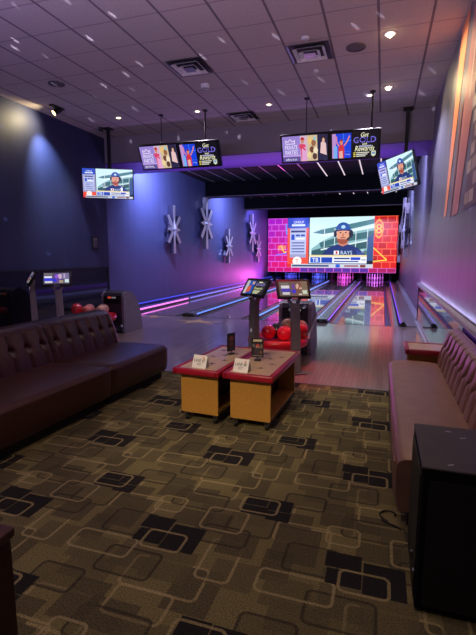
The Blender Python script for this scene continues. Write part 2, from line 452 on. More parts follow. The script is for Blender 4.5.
def party_ad(P, u0, u1, word):
    X = lambda a: u0+(u1-u0)*a
    w = P.w*(u1-u0)
    P.rect(u0, 0, u1, 1, (150, 128, 206))
    P.rect(X(.40), 0, X(.58), 1, (206, 176, 200)); P.rect(X(.56), 0, X(.80), 1, (206, 184, 150)); P.rect(X(.78), 0, u1, 1, (40, 38, 70))
    P.rect(u0, .74, X(.40), .80, (190, 160, 226)); P.rect(u0, .80, X(.40), 1, (96, 80, 150))
    crown(P, X(.18), .2, (u1-u0)*.2, .18, (232, 220, 240), w*.008)
    P.text('PRIVATE', X(.2), .43, .17, (236, 232, 246), wid=(u1-u0)*.28)
    P.text('PARTIES', X(.2), .63, .17, (236, 232, 246), wid=(u1-u0)*.28)
    P.text(word, X(.19), .9, .1, (236, 232, 246), wid=(u1-u0)*.25)
    # man in rose shirt with red hat
    P.poly([(X(.42), 1), (X(.41), .55), (X(.36), .36), (X(.43), .30), (X(.52), .34), (X(.54), 1)], (214, 70, 110))
    P.poly([(X(.43), 1), (X(.44), .45), (X(.53), .45), (X(.54), 1)], (222, 160, 206))
    P.disc(X(.455), .2, (u1-u0)*.035, .1, (200, 130, 106)); P.poly([(X(.41), .15), (X(.43), .06), (X(.48), .06), (X(.51), .16)], (180, 30, 44))
    P.line([(X(.43), .42), (X(.52), .56)], w*.016, (210, 60, 90))
    # friends at a table
    for a, b, c in ((.62, .2, (226, 190, 120)), (.70, .3, (150, 100, 70)), (.66, .55, (110, 66, 50)), (.74, .6, (236, 220, 190)), (.60, .75, (230, 206, 150)), (.72, .82, (90, 60, 56))):
        P.disc(X(a), b, (u1-u0)*.05, .13, c)
    P.rect(X(.71), .06, X(.745), .2, (120, 200, 220))
    P.poly([(X(.84), .7), (X(.86), .3), (X(.92), .22), (X(.97), .36), (X(.98), .8)], (226, 190, 190))
    P.disc(X(.92), .18, (u1-u0)*.04, .13, (60, 36, 40)); P.disc(X(.915), .22, (u1-u0)*.026, .09, (226, 176, 150))

def gold_ad(P, u0, u1, word):
    X = lambda a: u0+(u1-u0)*a
    w = P.w*(u1-u0)
    P.rect(u0, 0, u1, 1, (16, 15, 24))
    P.rect(X(.04), .03, X(.44), .97, (24, 64, 214))
    P.rect(X(.04), .03, X(.12), .97, (186, 140, 200)); P.rect(X(.07), .5, X(.15), .97, (120, 170, 230))
    P.line([(X(.16), .36), (X(.44), .30)], w*.006, (70, 130, 240)); P.line([(X(.28), .03), (X(.28), .34)], w*.006, (70, 130, 240)); P.line([(X(.16), .7), (X(.44), .72)], w*.006, (50, 100, 230))
    P.text(word, X(.37), .83, .07, (190, 200, 250), wid=(u1-u0)*.09)
    P.poly([(X(.17), .97), (X(.17), .62), (X(.19), .46), (X(.27), .44), (X(.30), .62), (X(.29), .97)], (206, 50, 60))
    P.poly([(X(.19), .97), (X(.19), .70), (X(.26), .68), (X(.27), .97)], (226, 170, 160))
    P.disc(X(.235), .36, (u1-u0)*.035, .1, (214, 130, 100)); P.disc(X(.235), .32, (u1-u0)*.035, .08, (150, 50, 40), a0=0, a1=PI)
    P.line([(X(.29), .5), (X(.36), .33), (X(.41), .12)], w*.014, (216, 130, 120)); P.line([(X(.19), .5), (X(.14), .36), (X(.13), .12)], w*.014, (216, 130, 150))
    cream, viol = (250, 246, 206), (126, 116, 226)
    P.text('Get', X(.72), .12, .16, cream, wid=(u1-u0)*.16, italic=.3)
    P.text('GOLD', X(.72), .31, .22, viol, wid=(u1-u0)*.46); P.text('GOLD', X(.72), .31, .13, (40, 30, 90), wid=(u1-u0)*.42)
    P.text('with', X(.72), .46, .09, cream, wid=(u1-u0)*.1, italic=.3)
    P.rect(X(.60), .52, X(.86), .58, (160, 160, 190))
    P.text('Rewards', X(.72), .63, .2, cream, wid=(u1-u0)*.40, italic=.3)
    for i in range(3):
        P.rect(X(.49), .77+i*.065, X(.535), .805+i*.065, (226, 206, 90)); P.rect(X(.55), .77+i*.065, X(.82-.04*i), .805+i*.065, (214, 214, 200))
    P.poly([(X(.86), .74), (X(.95), .74), (X(.95), .9), (X(.905), .96), (X(.86), .9)], (206, 214, 190)); P.rect(X(.875), .78, X(.935), .86, (110, 140, 190))

def console_pic(P, kind):
    if kind == 'team':
        P.rect(0, 0, 1, 1, (96, 84, 78)); P.rect(.42, 0, .75, 1, (112, 84, 76)); P.rect(.75, 0, 1, 1, (124, 104, 86))
        P.rect(.06, .12, .34, .2, (130, 120, 112)); P.rect(.07, .28, .36, .48, (214, 208, 214)); P.rect(.07, .5, .38, .7, (74, 62, 178))
        P.rect(.1, .74, .35, .9, (206, 200, 206)); P.rect(.46, .2, .54, .46, (106, 60, 170)); P.disc(.5, .68, .08, .15, (70, 56, 190))
        P.poly([(.58, .3), (.66, .14), (.72, .4), (.82, .5), (.7, .56), (.6, .5)], (206, 170, 150))
        P.line([(.62, .7), (.7, .4), (.78, .16)], .008, (150, 60, 60)); P.rect(.8, .62, .96, .88, (196, 206, 186)); P.rect(.66, .86, .76, .94, (226, 216, 206))
    elif kind == 'bright':
        P.rect(0, 0, 1, 1, (74, 70, 92)); P.rect(.03, .06, .35, .2, (120, 110, 110)); P.rect(.03, .3, .33, .48, (226, 222, 240)); P.rect(.02, .5, .34, .72, (50, 56, 226))
        P.rect(.05, .75, .34, .92, (210, 206, 216)); P.rect(.4, .1, .7, .9, (96, 70, 150)); P.disc(.42, .68, .07, .13, (40, 50, 220)); P.disc(.52, .35, .08, .16, (150, 90, 210))
        P.poly([(.55, .2), (.68, .1), (.74, .45), (.62, .6)], (206, 176, 200)); P.rect(.7, .06, 1, .6, (120, 110, 150)); P.rect(.78, .1, .84, .5, (190, 170, 200))
        P.rect(.82, .6, .98, .9, (206, 226, 226)); P.rect(.6, .7, .76, .92, (170, 150, 120))
    else:
        P.rect(0, 0, 1, 1, (40, 38, 44)); P.rect(.02, .04, .44, .97, (34, 80, 170)); P.rect(.02, .04, .16, .97, (190, 186, 190)); P.poly([(.14, .9), (.14, .5), (.3, .35), (.34, .8)], (206, 90, 60))
        P.rect(.3, .1, .42, .3, (200, 160, 150)); P.text('GOLD', .72, .28, .2, (160, 150, 226), wid=.44); P.text('Rewards', .7, .55, .2, (226, 226, 170), wid=.42, italic=.3)
        for i in range(3): P.rect(.52, .72+i*.08, .86-.05*i, .77+i*.08, (220, 222, 180))
        P.rect(.62, .1, .8, .17, (236, 232, 180))

# ================================================================== SETTING
ZC, XL, XLF, XR, XRF, YS, ZS = 4.55, -6.85, -6.93, .86, .95, 10.05, 3.93
YF, YE = 5.48, 10.62            # carpet edge, foul line
YSC = 27.2

def slab(name, a, b, m):
    c = [(x+y)/2 for x, y in zip(a, b)]; d = [abs(y-x) for x, y in zip(a, b)]
    return struct(MB().box(c, d, m).build(name))

slab('floor', (XL-.15, -3.5, -.15), (XR+.1, YF, 0), M['carpet'])
slab('floor_approach', (XLF-.1, YF, -.15), (XRF+.1, YE, 0), M['approach'])
slab('trim_1', (XL, YF-.02, 0), (XR, YF+.025, .006), M['gunmetal'])
slab('floor_substrate', (XLF-.1, YE, -.30), (XRF+.1, 31.2, -.16), M['black'])
slab('ceiling', (XL-.2, -3.5, ZC), (XR+.2, YS+.05, ZC+.1), M['ceil'])
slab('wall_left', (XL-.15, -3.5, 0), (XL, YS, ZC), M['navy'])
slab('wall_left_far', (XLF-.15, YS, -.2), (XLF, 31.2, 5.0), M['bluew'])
slab('wall_right', (XR, -3.5, 0), (XR+.25, YS+1.2, ZC), M['rwall'])
slab('wall_right_far', (XRF, YS+1.2, -.2), (XRF+.15, 31.2, 5.0), M['rwall'])
slab('wall_back', (XLF-.1, 31.2, -.3), (XRF+.2, 31.35, 5.0), M['black'])
slab('wall_soffit', (XLF, YS, ZS), (XRF, YS+.16, ZC+.1), M['soffit'])
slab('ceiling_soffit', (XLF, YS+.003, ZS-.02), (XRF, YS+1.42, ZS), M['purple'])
slab('ceiling_lane', (XLF, YS+.16, 4.5), (XRF, 31.2, 4.6), M['dceil'])
slab('ceiling_beam', (XLF, 17.0, ZS), (XRF, 17.5, 4.5), M['beam'])
slab('ceiling_beam_rear', (XLF, 22.3, ZS), (XRF, 22.8, 4.5), M['beam'])
slab('ceiling_bulkhead', (XLF, YSC+.1, 3.84), (XRF, YSC+.5, 4.5), M['beam'])
slab('trim_2', (XLF, 16.985, ZS-.012), (XRF, 17.02, ZS+.012), M['beamedge'])
slab('trim_3', (XLF, 22.285, ZS-.012), (XRF, 22.32, ZS+.012), M['beamedge'])
# metal grid bars of the dark lane ceiling; added glow imitates shine at right
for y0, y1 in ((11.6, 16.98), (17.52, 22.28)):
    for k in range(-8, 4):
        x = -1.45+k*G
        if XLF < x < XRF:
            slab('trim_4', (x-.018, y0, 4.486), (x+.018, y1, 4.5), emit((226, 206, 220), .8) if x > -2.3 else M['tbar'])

# right wall low curb beside the lane and approach
slab('baseboard_right', (XR-.07, 5.6, 0), (XR, YS+1.2, .07), M['ledge'])
slab('floor_strip', (.565, YE-.001, -.15), (XRF, 28.1, .03), M['cap'])
slab('baseboard_right_far', (.82, YS+1.2, .0), (XRF, 28, .10), M['ledge'])
slab('baseboard_left', (XL, YS, 0), (XL+.05, YE+.1, .1), M['ledge'])

# glossy dark wainscots with mirror finish
t = thing('mirror', 'long glossy mirror panel low on the right wall behind the sofa', 'mirror', (XR, 0, 0))
MB().box((-.012, 7.1, .5), (.02, 8.2, .82), M['mirror']).build('mirror_panel', t)
MB().box((-.035, 7.1, .95), (.07, 8.24, .06), M['ledge'], bev=.008, seg=1).build('ledge', t)
MB().box((-.012, 7.1, .045), (.024, 8.2, .09), M['gunmetal']).build('bottom_rail', t)
MB().box((-.016, 11.2, .5), (.03, .03, .86), M['black']).build('end_post', t)
MB().box((-.016, 7.1, .914), (.012, 8.15, .012), emit((120, 40, 255), 6)).build('light_strip', t)
t = thing('wall_panel', 'long glossy black panel low on the navy left wall', 'panel', (XL, 0, 0))
MB().box((.012, 6.0, .67), (.024, 7.9, 1.26), M['panel']).build('gloss_sheet', t)
MB().box((.018, 6.0, 1.31), (.036, 7.9, .03), M['black']).build('top_rail', t)
MB().box((.018, 9.95, .66), (.036, .04, 1.32), M['black']).build('end_post', t)

# ================================================================== LANES
lane_c = [-5.80, -3.95, -2.28, -.43]
lane_names = ['bowling lane nearest the blue left wall, dark with blue pins', 'second bowling lane from the blue left wall, blue pins at its end',
              'bowling lane just left of the rightmost, ending in magenta pins', 'rightmost bowling lane mirroring the red brick end of the big screen']
YP = 28.9
for c, nm in zip(lane_c, lane_names):
    t = thing('bowling_lane', nm, 'bowling lane', (c, 0, 0), 0, 'bowling lanes')
    MB().box((0, (YE+30.2)/2, -.03), (1.08, 30.2-YE, .06), M['lane']).build('lane_surface', t)
    for sgn in (-1, 1):
        b = MB()
        gw = .15 if (sgn > 0 and c > -1) else .11
        def gut(u, v, s=sgn, gw=gw):
            a = PI*u
            return (s*(.55+gw)-math.cos(a)*gw, YE+.02+v*(30.2-YE-.02), -.012-math.sin(a)*.075)
        b.grid(gut, 12, 1, M['gutter'])
        b.build('gutter', t)
    MB().box((0, YE-.012, .0012), (1.4, .03, .002), M['black']).build('foul_line', t)

def divider(name, label, x0, x1, leds, nose=True, h=.075):
    w = x1-x0; xc = (x0+x1)/2
    t = thing(name, label, 'lane divider', (xc, 0, 0), 0, 'lane dividers')
    y0 = YE+.1
    MB().prism([(-w/2, -.14), (w/2, -.14), (w/2, h*.55), (w/2-.03, h), (-w/2+.03, h), (-w/2, h*.55)], y0, 29.9, M['cap'], 'y').build('cap_rail', t)
    if w > .2: MB().box((0, (y0+29)/2, h+.003), (w*.42, 28-y0, .008), M['gutter']).build('track_groove', t)
    if nose:
        MB().prism([(-w/2-.01, -.05), (w/2+.01, -.05), (w/2+.01, h*.55), (w/2-.03, h+.006), (-w/2+.03, h+.006), (-w/2-.01, h*.55)], y0-.12, y0+.02, M['rubber'], 'y').build('nose_cap', t)
    for side, c, s in leds:
        MB().box((side*(w/2+.006), (y0+27.5)/2, h*.45), (.012, 27-y0, .034), emit(c, s)).build('light_strip', t)
    return t
divider('lane_divider', 'grey capped divider along the foot of the blue left wall with pink light', -6.75, -6.58, [], False, .11)
o = MB().box((-6.572, 12.6, .075), (.014, 3.6, .045), emit((238, 120, 232), 1.3)).build('led_strip'); tag(o, 'short pink light strip at the near end of the left wall divider', 'light strip')
o = MB().box((-6.572, 20.9, .075), (.014, 12.6, .04), emit((126, 120, 250), .9)).build('led_strip'); tag(o, 'long violet light strip on the left wall divider beyond the pink one', 'light strip')
divider('lane_divider', 'wide divider between the two leftmost lanes, blue lit', -5.01, -4.76, [(1, (100, 136, 255), 1.1)])
divider('lane_divider', 'narrow divider between the second and third lanes from the left', -3.165, -3.065, [(1, (110, 146, 255), 1.1)])
divider('lane_divider', 'wide divider with black nose left of the rightmost lane', -1.49, -1.22, [(1, (150, 100, 255), .9), (-1, (150, 150, 255), .8)])
divider('lane_divider', 'divider with black nose between the rightmost lane and right wall', .46, .565, [(-1, (120, 60, 255), .9)], True, .09)
# blue strip on the foot of the left wall
o = MB().box((XLF+.012, 19.3, .17), (.022, 18.4, .03), emit((66, 76, 240), .8)).build('led_strip'); tag(o, 'blue light strip along the foot of the blue left wall', 'light strip')

# pin decks: side kickbacks and pins
for x in (-6.72, -4.88, -3.115, -1.355, .50):
    slab('wall_kickback', (x-.07, 28.2, -.1), (x+.07, 30.6, .9), M['black'])
slab('wall_pit', (XLF, 30.6, -.2), (XRF, 30.75, 1.2), M['beam'])
pin_prof = [(0, 0), (.026, 0), (.036, .03), (.052, .09), (.06, .115), (.054, .16), (.034, .21), (.023, .255), (.024, .285), (.032, .33), (.031, .355), (.02, .378), (0, .385)]
b = MB(); b.lathe([(r*1.04, z*1.04) for r, z in pin_prof], M['pin'], n=14)
b.lathe([(.0255, .258), (.0262, .270)], M['pinred'], n=14); b.lathe([(.0268, .281), (.0275, .292)], M['pinred'], n=14)
pin0 = b.build('bowling_pin')
tag(pin0, 'x', 'bowling pin')
pin_lab = ['bowling pin lit blue at the end of the lane nearest the blue left wall', 'bowling pin lit blue at the end of the second lane from the left',
           'bowling pin lit magenta at the end of the third lane from the left', 'bowling pin lit violet at the end of the rightmost lane']
pin_grp = ['pins of the leftmost lane', 'pins of the second lane', 'pins of the third lane', 'pins of the rightmost lane']
first = True
for li, c in enumerate(lane_c):
    for row in range(4):
        for k in range(row+1):
            p = pin0 if first else pin0.copy()
            if not first: COL.objects.link(p)
            first = False
            p.location = (c+(k-row/2)*.315, YP+row*.273, 0)
            p['label'] = pin_lab[li]; p['group'] = pin_grp[li]

# ================================================================== BIG SCREEN
t = thing('video_wall', 'huge bright video screen over the pins showing a ballplayer between neon brick', 'screen', ((-6.88+.75)/2, YSC, .55+3.27/2))
W, H = 7.63, 3.27
MB().box((0, .06, 0), (W, .1, H), M['black']).build('screen_frame', t)
P = Pic(W, H, .9, y=0, lay=.0008)
def bricks(u0, u1, v0, v1, cf, mort, nb, rows):
    P.rect(u0, v0, u1, v1, mort)
    rh = (v1-v0)/rows; bw = (u1-u0)/nb
    for j in range(rows):
        x = u0-(bw/2 if j % 2 else 0)
        while x < u1-1e-4:
            a, b_ = max(u0, x+bw*.04), min(u1, x+bw*.96)
            if b_-a > .004:
                P.rect(a, v0+rh*(j+.07), b_, v0+rh*(j+.93), cf((a+b_)/2, v0+rh*(j+.5)))
                P.k -= 1
            x += bw
    P.k += 1
def lc(u, v):
    f = max(0, min(1, (v*.75+u*1.6)))
    f = min(1, max(0, f+random.uniform(-.12, .12)))
    return tuple(int(a+(b-a)*f) for a, b in zip((150, 20, 190), (226, 20, 84)))
def rc(u, v):
    r = random.uniform(.8, 1.08); return (min(255, int(214*r)), int(34*r), int(28*r))
bricks(0, .20, 0, .92, lc, (206, 90, 216), 3.4, 8)
bricks(.80, 1, 0, .92, rc, (250, 104, 70), 3.2, 8)
def bc(u, v):
    return tuple(int(a+(b-a)*u) for a, b in zip((196, 10, 110), (160, 30, 90))) if u < .3 or u > .8 else (86, 44, 150)
bricks(0, 1, .915, 1, bc, (206, 96, 200), 15, 1)
# neon signs on the brick
P.line([(.105, .50), (.135, .64), (.155, .62)], .03, (250, 200, 60)); P.text('WOW', .118, .55, .10, (250, 190, 70), wid=.07, italic=.4)
P.line([(.07, .68), (.155, .65)], .03, (90, 120, 255)); P.line([(.148, .10), (.155, .30)], .03, (40, 160, 255))
P.disc(.865, .22, .034, .17, (250, 150, 50)); P.disc(.865, .22, .024, .13, (214, 40, 30)); P.text('8', .865, .22, .17, (255, 190, 60))
P.line([(.82, .53), (.93, .77), (.815, .80), (.83, .72)], .028, (255, 214, 70))
broadcast(P, .163, .0, .83, .915)
P.build('picture', t)

# ================================================================== HANGING TELEVISIONS
def tilt_rot(yaw, tilt, roll):
    return (Matrix.Rotation(yaw, 4, 'Z') @ Matrix.Rotation(tilt, 4, 'X') @ Matrix.Rotation(-roll, 4, 'Y'))
def place_tilted(parent_thing, parts, mx):
    for p in parts: p.matrix_local = mx

def sign(label, loc, yaw, tilt, roll, w1, w2, px):
    t = thing('hanging_sign', label, 'sign', loc, 0, 'double advertising screens below the soffit')
    mx = tilt_rot(yaw, tilt, roll)
    W, H = 1.82, .52
    ps = [MB().box((0, .045, 0), (W, .08, H), M['blackp'], bev=.006, seg=1).build('housing', t)]
    A = Pic(W/2-.06, H-.06, .75, y=-.001); party_ad(A, 0, 1, w1); a = A.build('screen', t); a['label'] = 'screen with purple private parties picture'
    B = Pic(W/2-.06, H-.06, .75, y=-.001); gold_ad(B, 0, 1, w2); b = B.build('screen', t); b['label'] = 'screen with dark gold rewards picture'
    a.matrix_local = mx @ Matrix.Translation((-W/4+.005, 0, 0)); b.matrix_local = mx @ Matrix.Translation((W/4-.005, 0, 0))
    place_tilted(t, ps, mx)
    for x, r in px: 
        MB().cyl((x, .12, ZC-loc[2]), (x, .12, .12), r, M['black'], n=10).cyl((x, .12, ZC-loc[2]), (x, .12, ZC-loc[2]-.02), .05, M['black'], n=14).build('hanger_pole', t)
    MB().box((0, .125, .10), (1.3, .04, .06), M['black']).build('rear_bracket', t)
    return t
sign('left of the two double advertising screens hung below the soffit', (-4.126, 8.677, 3.667), R(-.4), R(26), R(-.6), 'BOWL', 'king', ((-.45, .008), (.55, .016)))
sign('right of the two double advertising screens hung below the soffit', (-1.04, 8.625, 3.615), R(-1), R(25), R(-.7), 'aboco', 'king', ((-.45, .008), (.74, .016)))

def tv(label, loc, yaw, tilt, roll, pole):
    t = thing('television', label, 'television', loc, 0)
    mx = tilt_rot(yaw, tilt, roll)
    W, H = 1.15, .65
    a = MB().box((0, .03, 0), (W+.03, .05, H+.03), M['blackp'], bev=.006, seg=1).build('casing', t)
    P = Pic(W, H, .85, y=0, lay=.0004); broadcast(P, 0, 0, 1, 1, False); s = P.build('screen', t)
    c = MB().box((0, .08, 0), (.4, .06, .3), M['black'], bev=.01, seg=1).build('rear_bracket', t)
    place_tilted(t, [a, s, c], mx)
    px, py = pole
    MB().box((px, py, (ZC-loc[2]+.05)/2-.02), (.07, .05, ZC-loc[2]-.03), M['black']).box((px, py, ZC-loc[2]-.015), (.18, .18, .03), M['black']).build('hanger_pole', t)
    return t
tv('television hung before the navy left wall showing a ballplayer', (-6.174, 9.143, 3.273), .35, .138, -.031, (-.05, .17))
tv('tilted television hung by the right wall showing a ballplayer', (.193, 9.869, 3.281), -.977, .26, .035, (.16, -.13 + .2))

# ================================================================== STARBURSTS ON THE WALLS
def star_outline(r, wv=1.0):
    spec = [(90, 1.0, .075), (58, .66, .07), (0, .40, 0), (-58, .66, .07), (-90, 1.0, .075), (-122, .66, .07), (180, .40, 0), (122, .66, .07)]
    inner = .19
    n = len(spec)
    # keep order: build going clockwise
    out = []
    for i, (a, l, w) in enumerate(spec):
        aR = R(a); d = Vector((math.cos(aR), math.sin(aR))); nn = Vector((-d.y, d.x))
        a2 = spec[(i+1) % n][0]
        am = R(a + (((a2-a+180) % 360)-180)/2)
        if w: out += [d*l+nn*w, d*l-nn*w]
        else: out += [d*l]
        out.append(Vector((math.cos(am), math.sin(am)))*inner)
    return [(p.x*r*wv, p.y*r) for p in out]
def wall_star(label, x, y, z, r, side):
    t = thing('starburst_art', label, 'wall ornament', (x, y, z), 0, 'starburst ornaments on the %s wall' % side)
    s = 1 if side == 'left' else -1
    b = MB(); b.prism(star_outline(r, 1.6), s*.06, s*.20, M['starface'], 'x', M['starside']); b.build('starburst_plate', t)
    d = .30*r; k = .42*r
    b = MB(); b.add([(s*.203, d, 0), (s*.203, .06*r, .06*r), (s*.203, 0, k), (s*.203, -.06*r, .06*r), (s*.203, -d, 0), (s*.203, -.06*r, -.06*r), (s*.203, 0, -k), (s*.203, .06*r, -.06*r), (s*.27, 0, 0)],
                    [[i, (i+1) % 8, 8] for i in range(8)], M['starface']); b.build('center_boss', t)
    MB().cyl((s*.003, 0, 0), (s*.075, 0, 0), .1*r, M['black'], n=12).build('standoff', t)
wl = ['chrome starburst ornament nearest the navy wall and the left television', 'tallest chrome starburst ornament, second along the blue left wall', 'chrome starburst ornament third along the left wall, hung low',
      'chrome starburst ornament fourth along the left wall, above the last one', 'small chrome starburst ornament last along the left wall, near the screen']
for lab, (y, z, r) in zip(wl, ((13.72, 2.47, .80), (16.65, 2.85, 1.0), (19.37, 2.01, .78), (23.25, 2.77, 1.0), (24.47, 1.96, .78))):
    wall_star(lab, XLF, y, z, r, 'left')
for lab, (y, z, r) in zip(('nearest starburst ornament seen edge on along the right wall', 'middle starburst ornament seen edge on along the right wall', 'farthest starburst ornament along the right wall beside the screen'),
                          ((18.6, 2.55, 1.04), (21.3, 3.0, 1.1), (25.5, 2.2, .98))):
    wall_star(lab, XRF, y, z, r, 'right')

# framed plaque
t = thing('wall_plaque', 'small framed plaque on the navy left wall under the television', 'plaque', (XL+.001, 9.46, 1.93))
MB().box((.015, 0, 0), (.03, .24, .32), M['black'], bev=.004, seg=1).build('frame', t)
P = Pic(.18, .26, 0, y=0); P.rect(0, 0, 1, 1, (60, 58, 66)); P.rect(.1, .08, .9, .3, (120, 112, 108)); P.rect(.1, .4, .9, .5, (96, 92, 96)); P.rect(.1, .6, .9, .7, (96, 92, 96)); P.rect(.1, .8, .6, .88, (110, 90, 80))
o = P.build('insert', t); o.matrix_local = Matrix.Translation((.032, 0, 0)) @ Matrix.Rotation(PI/2, 4, 'Z')

# mural high on the right wall
t = thing('wall_mural', 'tall mural of orange and rose stripes with pale bricks high on the right wall', 'mural', (XR-.004, 0, 0))
b = MB()
def mur(pts, c, d):
    b.add([(-d, y, z) for y, z in pts], [list(range(len(pts)))], printed(c))
mur([(7.26, 2.2), (7.48, 2.2), (6.82, 4.54), (6.2, 4.54)], (236, 150, 112), .002)
mur([(6.16, 2.15), (6.62, 2.15), (6.02, 4.10), (5.80, 4.54), (5.30, 4.54), (5.55, 3.3)], (182, 120, 122), .002)
mur([(6.76, 2.15), (6.86, 2.15), (6.40, 3.5), (6.28, 3.5)], (150, 104, 110), .003)
mur([(3.4, 2.15), (5.75, 2.15), (5.35, 3.3), (5.3, 4.54), (3.4, 4.54)], (112, 92, 98), .002)
for j in range(14):
    for k in range(8):
        y0 = 5.70-k*.28-(j % 2)*.14-(.14*j*.12); z0 = 2.2+j*.165
        if 3.5 < y0-.25 and random.random() < .75:
            mur([(y0, z0), (y0-.25, z0), (y0-.25, z0+.13), (y0, z0+.13)], random.choice([(196, 180, 170), (176, 158, 150), (206, 196, 186)]), .004)
mur([(5.9, 3.4), (5.8, 3.4), (5.4, 4.5), (5.5, 4.5)], (214, 190, 180), .004)
b.build('mural_print', t, recalc=False)

# ================================================================== CEILING FIXTURES
def vent(label, x, y):
    t = thing('ceiling_vent', label, 'vent', (x, y, ZC), 0, 'ceiling vents')
    for k, (s, z, m) in enumerate(((.60, -.018, 'steel'), (.45, -.04, 'steel'), (.30, -.055, 'steel'))):
        b = MB(); w = .055
        o_, i_, z1 = s/2, s/2-w, z+.045 if k else 0
        vs = [(a*o_, c*o_, z) for a, c in ((-1, -1), (1, -1), (1, 1), (-1, 1))]+[(a*i_, c*i_, z+.04) for a, c in ((-1, -1), (1, -1), (1, 1), (-1, 1))]
        b.add(vs, [[i, (i+1) % 4, 4+(i+1) % 4, 4+i] for i in range(4)], M['white'] if k else M['steel'])
        b.build('outer_frame' if k == 0 else 'vane', t, recalc=False)
    MB().box((0, 0, -.004), (.56, .56, .004), M['black']).build('backing', t)
    MB().box((0, 0, -.05), (.16, .16, .006), M['steel']).build('center_plate', t)
vent('square ceiling vent right of centre, nearest the ceiling speaker', -1.13, 6.85)
vent('square ceiling vent left of centre with a smoke detector behind it', -3.0, 6.77)
vent('far square ceiling vent close to the soffit', -2.95, 9.42)
def disc(name, label, cat, x, y, r, m, h=.012, group=None):
    t = thing(name, label, cat, (x, y, ZC), 0, group)
    MB().lathe([(0, -h), (r*.86, -h), (r, -h*.4), (r, 0)], m, n=28).build('grille' if 'speaker' in name else 'cover', t)
    b = MB(); b.lathe([(r*.9, -h*1.3), (r*1.04, -h*1.1), (r*1.06, 0)], m, n=28); b.build('ring', t)
disc('ceiling_speaker', 'round ceiling speaker beside the right ceiling vent', 'speaker', -.494, 6.9, .13, M['speaker'], group='ceiling speakers')
disc('ceiling_speaker', 'round ceiling speaker near the navy left wall', 'speaker', -5.47, 6.7, .13, M['speaker'], group='ceiling speakers')
disc('smoke_detector', 'white round smoke detector behind the left ceiling vent', 'smoke detector', -3.05, 7.53, .075, M['white'], .05)
disc('ceiling_sensor', 'small white round sensor before the right ceiling vent', 'sensor', -1.13, 6.40, .055, M['white'], .02)
disc('ceiling_sensor', 'small white round sensor behind the right ceiling vent', 'sensor', -1.14, 7.52, .04, M['white'], .03)
disc('ceiling_camera', 'small dark dome camera by the left television pole', 'camera', -6.34, 9.2, .05, M['blackp'], .06)

def spot(name, loc, tgt, energy, col, size, blend=.5, rad=.04):
    l = bpy.data.lights.new(name, 'SPOT'); l.energy = energy; l.color = col; l.spot_size = R(size); l.spot_blend = blend; l.shadow_soft_size = rad
    o = bpy.data.objects.new(name, l); COL.objects.link(o); o.location = loc
    o.rotation_euler = (Vector(tgt)-Vector(loc)).to_track_quat('-Z', 'Y').to_euler()
    return o
def area(name, loc, tgt, energy, col, sx, sy):
    l = bpy.data.lights.new(name, 'AREA'); l.energy = energy; l.color = col; l.shape = 'RECTANGLE'; l.size = sx; l.size_y = sy
    o = bpy.data.objects.new(name, l); COL.objects.link(o); o.location = loc
    o.rotation_euler = (Vector(tgt)-Vector(loc)).to_track_quat('-Z', 'Y').to_euler()
    return o
WARM = (1, .72, .42)
def downlight(label, x, y, glow, e, size, tgt=None, housing=True, col=WARM, r=.06, aim_lens=False):
    t = thing('downlight', label, 'ceiling light', (x, y, ZC), 0, 'recessed downlights')
    MB().lathe([(r*.72, -.002), (r, -.010), (r*1.35, -.008), (r*1.4, 0)], M['white'], n=24).build('trim_ring', t)
    b = MB()
    if aim_lens: b.sphere((0, 0, -.012), r*.62, emit((255, 222, 160), glow), 14, 8)
    else: b.lathe([(0, -.012), (r*.45, -.012), (r*.72, -.003)], emit((255, 226, 170), glow), n=16)
    b.build('lens', t)
    if e: spot('spot_lamp', (x, y, ZC-.06), tgt or (x, y, 0), e, col, size, .6)
downlight('bright gimbal downlight nearer the camera, right of the ceiling speaker', -.04, 6.64, 26, 120, 110, (.86, 6.6, 3.2), aim_lens=True)
downlight('bright gimbal downlight near the soffit washing the right wall', -.04, 8.64, 26, 30, 110, (.86, 8.0, 3.4), aim_lens=True, col=(1, .8, .4))
downlight('dim downlight just above the right advertising screens', -.36, 8.95, 6, 200, 100, (.86, 8.5, 1.6), col=(.80, .78, 1))
downlight('dim downlight above the gap between the advertising screens', -2.255, 8.87, 6, 100, 100, col=(.95, .82, 1))
downlight('dim downlight above the left advertising screens', -3.754, 8.82, 6, 100, 100, col=(.95, .82, 1))
downlight('dim downlight near the left television pole', -5.54, 8.69, 6, 100, 100, col=(.95, .82, 1))
# downlights over the seating, behind the upper edge of the picture
for i, (x, y, e) in enumerate(((-.6, 2.2, 40), (-2.0, 1.2, 18), (-.9, .2, 40), (-1.3, 3.9, 30), (-3.0, -.6, 16))):
    spot('spot_lamp', (x, y, ZC-.03), (x, y, 0), e, (1, .76, .48), 88, .7, .06)

# wall-wash track head
t = thing('track_spotlight', 'black track light glowing on the ceiling beside the navy left wall', 'track light', (-6.29, 7.68, ZC))
MB().box((0, 0, -.015), (.10, .34, .03), M['black'], bev=.004, seg=1).build('track_base', t)
MB().cyl((.02, .08, -.03), (-.06, -.02, -.12), .05, M['black'], r2=.06, n=18).build('lamp_head', t)
MB().cyl((-.061, -.022, -.121), (-.064, -.026, -.125), .052, emit((255, 214, 140), 5), n=18).build('lens', t)

# ================================================================== INLAYS ON THE APPROACH
def inlay(label, pts, z=.0012):
    o = MB().prism(pts, .0002, z, M['inlay']).build('floor_inlay'); tag(o, label, 'floor inlay', 'pale star inlays in the approach floor')
def burst(cx, cy, rx, ry, n=5, a0=.3):
    return [(cx+math.cos(a0+PI*k/n)*(rx if k % 2 == 0 else rx*.35), cy+math.sin(a0+PI*k/n)*(ry if k % 2 == 0 else ry*.3)) for k in range(2*n)]
inlay('pale star inlay in the floor beside the left ball return', burst(-5.75, 10.35, .62, .26, 4, .15))
inlay('large pale star inlay in the floor in front of the two leftmost lanes', burst(-4.25, 9.9, .75, .42, 5, .5))

